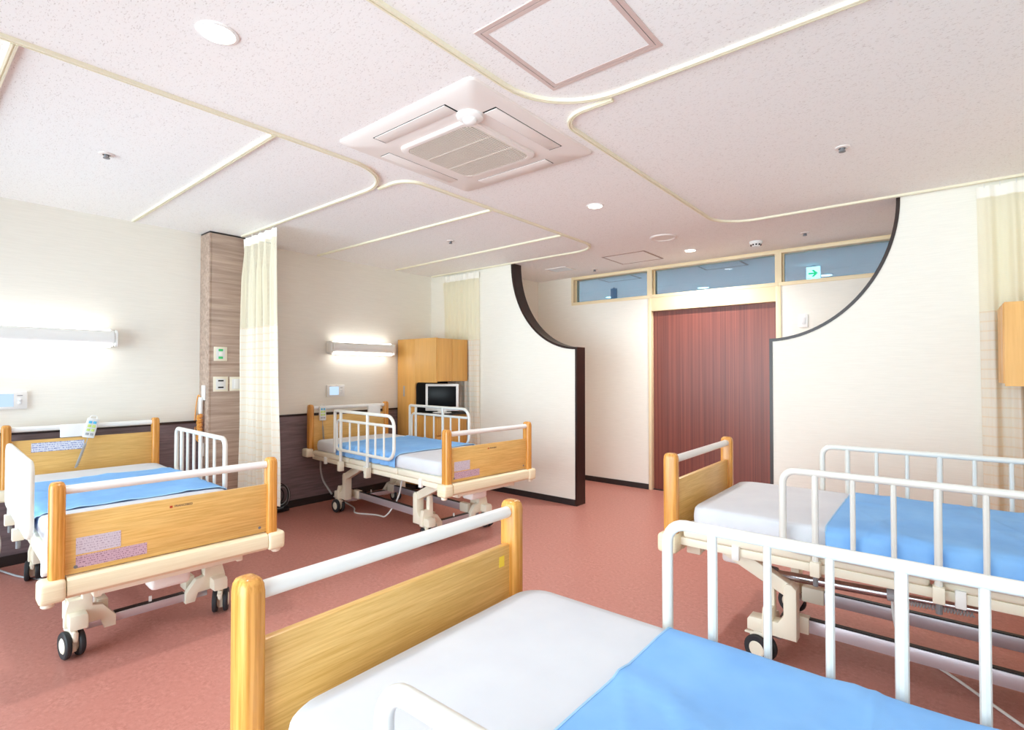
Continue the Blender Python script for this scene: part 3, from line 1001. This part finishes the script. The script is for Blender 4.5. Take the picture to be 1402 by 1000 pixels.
    MB().tube([a_.lerp(c_, .60), a_.lerp(c_, .65)], .027, 14).build('collar', 'cord_grey', act)
    sp = []
    e0, e1 = a_.lerp(c_, .66) + Vector((0, 0, -.022)), a_.lerp(c_, .98) + Vector((0, 0, -.022))
    for i in range(181):
        t = i / 180
        p = e0.lerp(e1, t)
        sp.append(p + Vector((0, .009 * math.cos(t * 2 * PI * 24), .009 * math.sin(t * 2 * PI * 24))))
    MB().tube(sp, .0022, 5).build('coil_cable', 'cord_grey', act)
    if notice:
        MB().box(-1.0238, -1.0228, -.30, -.015, .765 + h, .828 + h).build('notice_strip', 'label_notice', hb)
    if plate_v:
        MB().box(-1.03, -1.008, plate_v[0], plate_v[1], plate_v[2], plate_v[3], .003).build('holder_plate', 'white_plastic', hb)
    for r in rails:
        r(bed)
    return bed
def w2(bed, p):
    M = Matrix.Translation(bed.location) @ Matrix.Rotation(bed.rotation_euler.z, 4, 'Z')
    return M @ Vector(p)

def mattress(bed, h, label):
    o = empty('x', (0, 0, 0))
    bpy.data.objects.remove(o)
    m_ = MB()
    zb, zt = .522, .624
    prof = [(.93, zb), (.985, zb + .004), (1.0, zb + .02), (1.003, zb + .05), (1.0, zt - .035), (.993, zt - .015), (.975, zt - .004)]
    HX, HY = .965, .414
    rings = []
    for s, z in prof:
        ins = (1 - s) * .45
        rings.append([m_.bm.verts.new((x, y, z)) for x, y in rounded_rect(HX - ins, HY - ins, .075, 7)])
    k = len(rings[0])
    for a, b_ in zip(rings, rings[1:]):
        for j in range(k):
            m_.bm.faces.new((a[j], a[(j + 1) % k], b_[(j + 1) % k], b_[j]))
    m_.bm.faces.new(list(reversed(rings[0])))
    # top: concentric rings so the surface can crown slightly
    prev = rings[-1]
    for ins, z in ((.03, zt), (.08, zt + .002), (.16, zt + .003), (.28, zt + .003)):
        cur = [m_.bm.verts.new((x, y, z)) for x, y in rounded_rect(HX - .011 - ins, HY - .011 - ins, .075, 7)]
        for j in range(k):
            m_.bm.faces.new((prev[j], prev[(j + 1) % k], cur[(j + 1) % k], cur[j]))
        prev = cur
    m_.bm.faces.new(prev)
    o = m_.build('mattress', 'white_sheet', None, 60)
    o.location = (bed.location.x, bed.location.y, h)
    o.rotation_euler = bed.rotation_euler
    tag(o, label, 'mattress', 'white sheeted mattresses')
    return o
def draw_sheet(bed, h, u0, u1, label, bars=((), ()), seed=0, skew=0.0, bul=.02):
    HY, zt, zb = .414, .624, .530
    # cross-section
    sec = []
    for z in [zb + (zt - .03 - zb) * i / 8 for i in range(9)]:
        sec.append((-HY - .004, z, -1, 0))
    for i in range(1, 6):
        a = PI / 2 * i / 6
        sec.append((-HY + .026 - .030 * math.cos(a), zt - .026 + .030 * math.sin(a), -math.cos(a), math.sin(a)))
    for i in range(33):
        y = -HY + .026 + (2 * HY - .052) * i / 32
        cr = .003 * min(1, (HY - abs(y)) / .08)
        sec.append((y, zt + .0045 + cr, 0, 1))
    left = sec[:14]
    sec += [(-a, b_, -c_, d_) for a, b_, c_, d_ in reversed(left)]
    nv = len(sec) - 1
    nu = 230
    rng = random.Random(seed)
    folds = [(u0 + (u1 - u0) * (k + rng.uniform(.25, .75)) / 7, rng.uniform(-.7, .7), rng.uniform(.5, 1.0), rng.uniform(-.35, .35)) for k in range(7)]
    so = Vector((seed * 7.3, seed * 3.1, 0))
    def fn(s, t):
        j = min(int(round(t * nv)), nv)
        y, z, ny, nz = sec[j]
        u = u0 + (u1 - u0) * s + skew * y * (1 - s)
        d = 0.004 * (noise.noise(Vector((u * 3.0, y * 5.0, z * 6)) + so))
        q = noise.noise(Vector((u * 2.2 + y * 1.3, y * 2.6, 4.0)) + so)
        d += 0.006 * max(0, 1 - abs(q) * 9) * (1 if nz > .5 else .4)
        for fu, sl, st, yc in folds:
            d += .0042 * st * math.exp(-((u - fu - sl * y) / .009) ** 2) * math.exp(-((y - yc) / .3) ** 2)
        d = max(d, -.001)
        if nz < .7:
            side = 0 if y < 0 else 1
            bl = bars[side]
            if bl:
                dist = min(abs(u - b_) for b_ in bl)
                d += bul * min(1.0, (dist / .035) ** .8) * (1 - nz)
            else:
                d += .006 + .005 * math.sin(u * 23 + seed)
            u += .008 * noise.noise(Vector((u * 5, z * 8, 2)) + so)
        if t == 0 or t == 1:
            z += .006 * noise.noise(Vector((u * 4, y, 1)) + so)
        return Vector((u, y + ny * d, z + nz * d))
    m_ = MB().grid(fn, nu, nv)
    o = m_.build('draw_sheet', 'blue_sheet', None, 80)
    md = o.modifiers.new('solid', 'SOLIDIFY')
    md.thickness = .0025
    md.offset = 1
    o.location = (bed.location.x, bed.location.y, h)
    o.rotation_euler = bed.rotation_euler
    tag(o, label, 'bed sheet', 'blue draw sheets')
    # hems at both ends
    for uu in (0.0, 1.0):
        P = [fn(uu, j / nv) + Vector((.0, 0, .0025)) for j in range(9, nv - 8)]
        MB().tube(P, .0028, 5).build('hem', 'sheet_hem', o)
    return o
LB = (.12, .25, .38, .51, .64, .77)
AH, BH, CH, DH = 0.0, .038, .022, .048
bedA = make_bed(-3.785, .955, math.radians(-2.7), AH, 'hospital bed with notice strip on headboard, beside the wood clad pillar',
                [lambda b: rail_long(b, -.63, .46, AH + .036, False), lambda b: rail_long(b, -.30, -.465, AH + .036, False)], notice=True, plate_v=(-.15, .0, .855, .945))
bedB = make_bed(-3.735, 3.085, math.radians(-4.2), BH, 'hospital bed with cane style side rails in front of the wooden locker',
                [lambda b: rail_cane(b, -.47, -.465, BH), lambda b: rail_cane(b, -.64, .465, BH)], plate_v=(.20, .345, .868, .965))
bedC = make_bed(-.055, .92, math.radians(180), CH, 'hospital bed whose footboard faces the red floor beside the large ceiling hatch side',
                [lambda b: rail_long(b, .53, -.455, CH, True, .883, .55), lambda b: rail_long(b, .56, .455, CH, True, .85, .55)], logo=True)
bedD = make_bed(.015, 2.905, math.radians(180), DH, 'hospital bed before the partition with the orange cupboard',
                [lambda b: rail_long(b, .55, .455, DH, True, .852, .525), lambda b: rail_long(b, .55, -.475, DH, True, .852, .525)])
bedC['label'] = 'hospital bed with small yellow sticker inside its footboard'
MB().box(1.0378, 1.0388, -.372, -.348, .672 + CH, .705 + CH).build('sticker', 'yellow_sticker', [c for c in bedC.children if c.name.startswith('footboard')][0])
mattress(bedA, AH, 'white sheeted mattress on the bed beside the pillar')
mattress(bedB, BH, 'white sheeted mattress on the bed in front of the locker')
mattress(bedC, CH, 'white sheeted mattress on the bed with the yellow footboard sticker')
mattress(bedD, DH, 'white sheeted mattress on the bed before the partition with the orange cupboard')
ra = [-.63 + d for d in LB]
rb = [-.47 + d for d in (.035, .105, .26, .405, .545, .665, .79, .93)]
rb2 = [-.64 + d for d in (.035, .105, .26, .405, .545, .665, .79, .93)]
rc = [.53 - d for d in LB]
rd = [.55 - d for d in LB]
draw_sheet(bedA, AH, -.52, .43, 'blue draw sheet across the bed beside the pillar', ([-.30 + d for d in LB], ra), 1)
draw_sheet(bedB, BH, -.50, .43, 'blue draw sheet across the bed in front of the locker', (rb, rb2), 2)
draw_sheet(bedC, CH, -.45, .50, 'pale blue creased draw sheet on the bed with the yellow footboard sticker', (rc, rc), 3, bul=.006)
draw_sheet(bedD, DH, -.53, .40, 'blue draw sheet on the bed before the partition with the orange cupboard', (rd, rd), 4, bul=.013)

# bed hand controls
def remote(bed, h, v, zc, tilt, label, cord):
    p = w2(bed, (-1.0, v, zc))
    t = empty('hand_control', p, bed.rotation_euler.z)
    R = Matrix.Rotation(tilt, 4, 'X')
    MB().box(-.012, .012, -.034, .034, -.075, .065, .006, 2, M=R).build('body', 'pale_plastic', t)
    MB().tube(fillet([R @ Vector((0, -.02, .055)), R @ Vector((-.0, -.02, .085)), R @ Vector((0, .02, .085)), R @ Vector((0, .02, .055))], .012, 4), .004, 6).build('hook', 'white_plastic', t)
    for y in (-.013, .013):
        MB().box(.011, .0145, y - .010, y + .010, .028, .046, .002, M=R).build('key', 'blue_key', t)
        MB().box(.011, .0145, y - .010, y + .010, .000, .020, .002, M=R).build('key', 'lime_key', t)
        MB().box(.011, .0145, y - .010, y + .010, -.028, -.010, .002, M=R).build('key', 'lime_key', t)
        MB().box(.011, .0140, y - .010, y + .010, -.056, -.040, .002, M=R).build('key', 'cord_grey', t)
    P = []
    e0 = R @ Vector((0, 0, -.075))
    e1 = Vector(cord)
    n = 260
    for i in range(n + 1):
        s = i / n
        q = e0.lerp(e1, s)
        amp = .0075 * min(1, max(0, (s - .15) / .1))
        P.append(q + Vector((amp * math.cos(s * 2 * PI * 24), amp * math.sin(s * 2 * PI * 24), 0)))
    MB().tube(P, .003, 5).build('coiled_cord', 'cord_grey', t)
    tag(t, label, 'hand control')
remote(bedA, AH, .018, .915, -.22, 'grey bed hand control hooked over the headboard rail beside the notice strip', (.025, -.085, -.275))
remote(bedB, BH, -.318, .915, .0, 'grey bed hand control hooked on the headboard post before the dado', (.02, .01, -.33))

# ------------------------------------------------------------------ locker unit in the corner
def locker(x_wall, sgn, x_nook, x_front, y0, y1, label, zlow=1.215, chest=True):
    t = empty('locker', (x_wall, y0, 0))
    X = lambda x: x - x_wall
    def bx(m_, a, b_, *r, **k):
        a, b_ = sorted((X(a), X(b_)))
        return m_.box(a, b_, *r, **k)
    D = y1 - y0
    bx(MB(), x_wall, x_nook, .02, D, .05, 1.69, bev=.002).build('body', 'cabinet_wood', t)
    d_ = bx(MB(), x_wall + sgn * .004, x_nook - sgn * .002, 0, .019, .06, 1.692, bev=.002).build('door', 'cabinet_wood', t)
    xm = (x_wall * .6 + x_nook * .4)
    hm = MB()
    hm.box(X(xm) - .011, X(xm) + .011, -.006, .001, 1.04, 1.16, .003)
    hm.build('handle', 'cord_grey', d_)
    bx(MB(), x_wall, x_nook, .015, D, 0, .05).build('plinth', 'base_dark', t)
    bx(MB(), x_nook, x_front - sgn * .019, .02, D, zlow, 1.69, bev=.002).build('upper_cabinet', 'cabinet_wood', t)
    # side panel with rounded lower corner, continuing the door face
    xn, xf, zl = X(x_nook), X(x_front - sgn * .004), zlow - .012
    arc = [(xn + sgn * .05 * (1 - math.sin(q)), zl - .05 * (1 - math.cos(q))) for q in [PI / 2 * i / 8 for i in range(9)]]
    MB().prism([(xn, 1.692), (xf, 1.692), (xf, zl)] + arc, 1, 0, .02).build('side_panel', 'cabinet_wood', t)
    for a, b_ in ((.022, D / 2 - .002), (D / 2 + .002, D - .002)):
        bx(MB(), x_front - sgn * .019, x_front, a, b_, zlow + .002, 1.688, bev=.002).build('upper_door', 'cabinet_wood', t)
    if not chest:
        tag(t, label, 'locker')
        return t
    # bedside chest
    ch = bx(MB(), x_nook, x_front - sgn * .02, .0, D, .10, .84, bev=.002).build('bedside_chest', 'cabinet_wood', t)
    for z0, z1 in ((.12, .38), (.39, .62), (.63, .82)):
        dr = bx(MB(), x_front - sgn * .02, x_front, .012, D - .012, z0, z1, bev=.002).build('drawer', 'cabinet_wood', ch)
    bx(MB(), x_nook, x_front + sgn * .015, -.005, D, .84, .862, bev=.003).build('chest_top', 'dark_plastic', ch)
    bx(MB(), x_nook, x_nook + sgn * .03, D - .02, D, .862, zlow).build('back_panel', 'dark_plastic', t)
    bx(MB(), x_nook, x_nook + sgn * .006, .02, D, .862, zlow).build('nook_shade', 'dark_plastic', t)  # dark sheet painting the shade on the locker's side inside the nook
    tag(t, label, 'locker')
    return t
locker(XL + .025, 1, -4.60, -4.245, 3.88, 4.36, 'tall wooden locker with upper cupboard and drawers, in the corner behind the television')
# television, turned towards the bed
tv = empty('television', (-4.365, 4.08, .862), math.radians(40))
MB().box(-.185, .185, -.022, .022, .022, .325, .008).build('bezel', 'white_plastic', tv)
MB().box(-.158, .158, -.0235, -.020, .068, .298, .002).build('screen', 'screen_black', tv)
MB().box(-.11, .11, .02, .09, .06, .28, .02).build('rear_cover', 'dark_plastic', tv)
MB().box(-.05, .05, -.01, .04, .006, .03).build('neck', 'white_plastic', tv)
MB().lathe([(.105, 0), (.105, .006), (.095, .010), (0, .011)], 24).build('stand', 'white_plastic', tv)
tag(tv, 'small black screen television with white frame on the bedside chest', 'television')
# locker at the right
locker(XR - .025, -1, .46, .245, 3.88, 4.28, 'orange wooden locker cupboard beside the pale curtain by the partition', 1.25, False)

# ------------------------------------------------------------------ curtains
def curtain(name_loc, x0t, x1t, x0b, x1b, y, zb, folds, amp, label, ph=0.0, z_mid=1.69, slant=0.0):
    t = empty('curtain', ((x0t + x1t) / 2, y, 0))
    ox = (x0t + x1t) / 2
    zt = CE - .055
    def wav(s, z):
        k = min(1.0, (zt - z) / .5 + .35)
        return amp * k * (math.sin(2 * PI * folds * s + ph) + .45 * math.sin(2 * PI * folds * 2.3 * s + 1.3 + ph)) + .012 * noise.noise(Vector((s * 6, z * 1.2, ph)))
    def at(s, z):
        q = (zt - z) / (zt - zb)
        q2 = max(q, 0.0) ** .8
        a = x0t + (x0b - x0t) * q2 - ox
        b_ = x1t + (x1b - x1t) * q2 - ox
        return Vector((a + (b_ - a) * s, wav(s, z) + slant * q, z))
    MB().grid(lambda s, q: at(s, zt + .02 - .07 * q), 90, 2).build('header_tape', 'header_white', t, 80)
    MB().grid(lambda s, q: at(s, zt - .05 - (zt - .05 - z_mid) * q), 90, 8, uv=lambda s, q: (s * (1.9), q * (zt - z_mid))).build('net_panel', 'curtain_net', t, 80)
    fb = MB().grid(lambda s, q: at(s, z_mid - (z_mid - zb) * q), 90, 14, uv=lambda s, q: (s * 1.9, q * (z_mid - zb))).build('fabric_panel', 'curtain_fabric', t, 80)
    for k in range(8):
        s = (k + .5) / 8
        p = at(s, zt + .01)
        MB().tube([p, p + Vector((0, 0, .016)), Vector((p.x, 0, CE - .018))], .0022, 5).build('hook', 'pale_plastic', t)
    tag(t, label, 'curtain', 'bed curtains')
curtain(0, -4.69, -4.09, -4.74, -4.00, 2.035, .27, 5, .030, 'gathered cream curtain with net top hanging beside the wood clad pillar', 0.4)
curtain(0, -4.70, -4.10, -4.62, -4.09, 4.388, .27, 6, .013, 'gathered cream curtain behind the locker with the television', 1.1)
curtain(0, .16, .74, .18, .80, 4.365, .27, 5, .022, 'cream net topped curtain beside the orange cupboard', 2.0)

# ------------------------------------------------------------------ cables
def cable(pts, r, mat, label, rad=.08):
    o = MB().tube(fillet(pts, rad, 7), r, 8).build('cable', mat)
    tag(o, label, 'cable')
p0 = w2(bedB, (.12, -.15, .40))
cable([p0, (p0.x - .05, p0.y, .22), (p0.x - .12, p0.y - .08, .06), (-4.05, 2.96, .008), (-4.25, 2.86, .008), (-4.40, 2.98, .008), (-4.70, 3.05, .012), (XL + .03, 3.06, .03)], .007, 'cord_white', 'white power cable drooping to the floor under the bed before the locker')
p0 = w2(bedD, (.20, -.06, .40))
cable([p0, (p0.x - .015, p0.y, .25), (p0.x + .01, p0.y, .10), (-.13, 3.10, .007), (0.0, 2.98, .007), (.25, 2.66, .007), (.6, 2.75, .007), (1.1, 2.9, .007)], .006, 'cord_white', 'thin white cable hanging under the bed before the partition with the orange cupboard')
cable([(XL + .02, .50, .36), (XL + .16, .52, .34), (XL + .27, .545, .22), (XL + .24, .52, .08), (XL + .14, .47, .007), (XL + .03, .40, .007)], .007, 'cord_white', 'white cable loop on the floor by the bed with notice strip', .1)
cable([(XL + .02, .52, .02), (XL + .35, .62, .007), (XL + .7, .80, .007), (XL + .9, .95, .007)], .006, 'cord_grey', 'grey cable running over the floor under the bed with notice strip')
# cable bundle behind the pillar curtain
t = empty('outlet_box', (XL + .016, 2.42, .06))
MB().box(0, .05, -.05, .05, .10, .20, .004).build('box', 'pale_plastic', t)
for k in range(5):
    r = .07 + .014 * k
    P = [(.05 + .012 * k, .03 + .03 * math.sin(k) + (r * .8) * math.cos(a), .09 + r * math.sin(a)) for a in [2 * PI * i / 24 for i in range(24)]]
    MB().tube(P, .006, 6, closed=True).build('cable_coil', 'cord_grey' if k % 2 else 'dark_plastic', t)
MB().box(.02, .10, -.10, .12, -.055, -.02, .006).build('power_strip', 'dark_plastic', t)
tag(t, 'wall outlet with coiled grey cables beside the pillar curtain', 'outlet')
p0 = w2(bedB, (-.95, -.36, .46))
cable([p0, (p0.x, p0.y, .36), (p0.x + .03, p0.y + .01, .26), (p0.x + .20, p0.y + .0, .16)], .009, 'cord_grey', 'grey cable hanging below the headboard of the bed before the locker', .04)
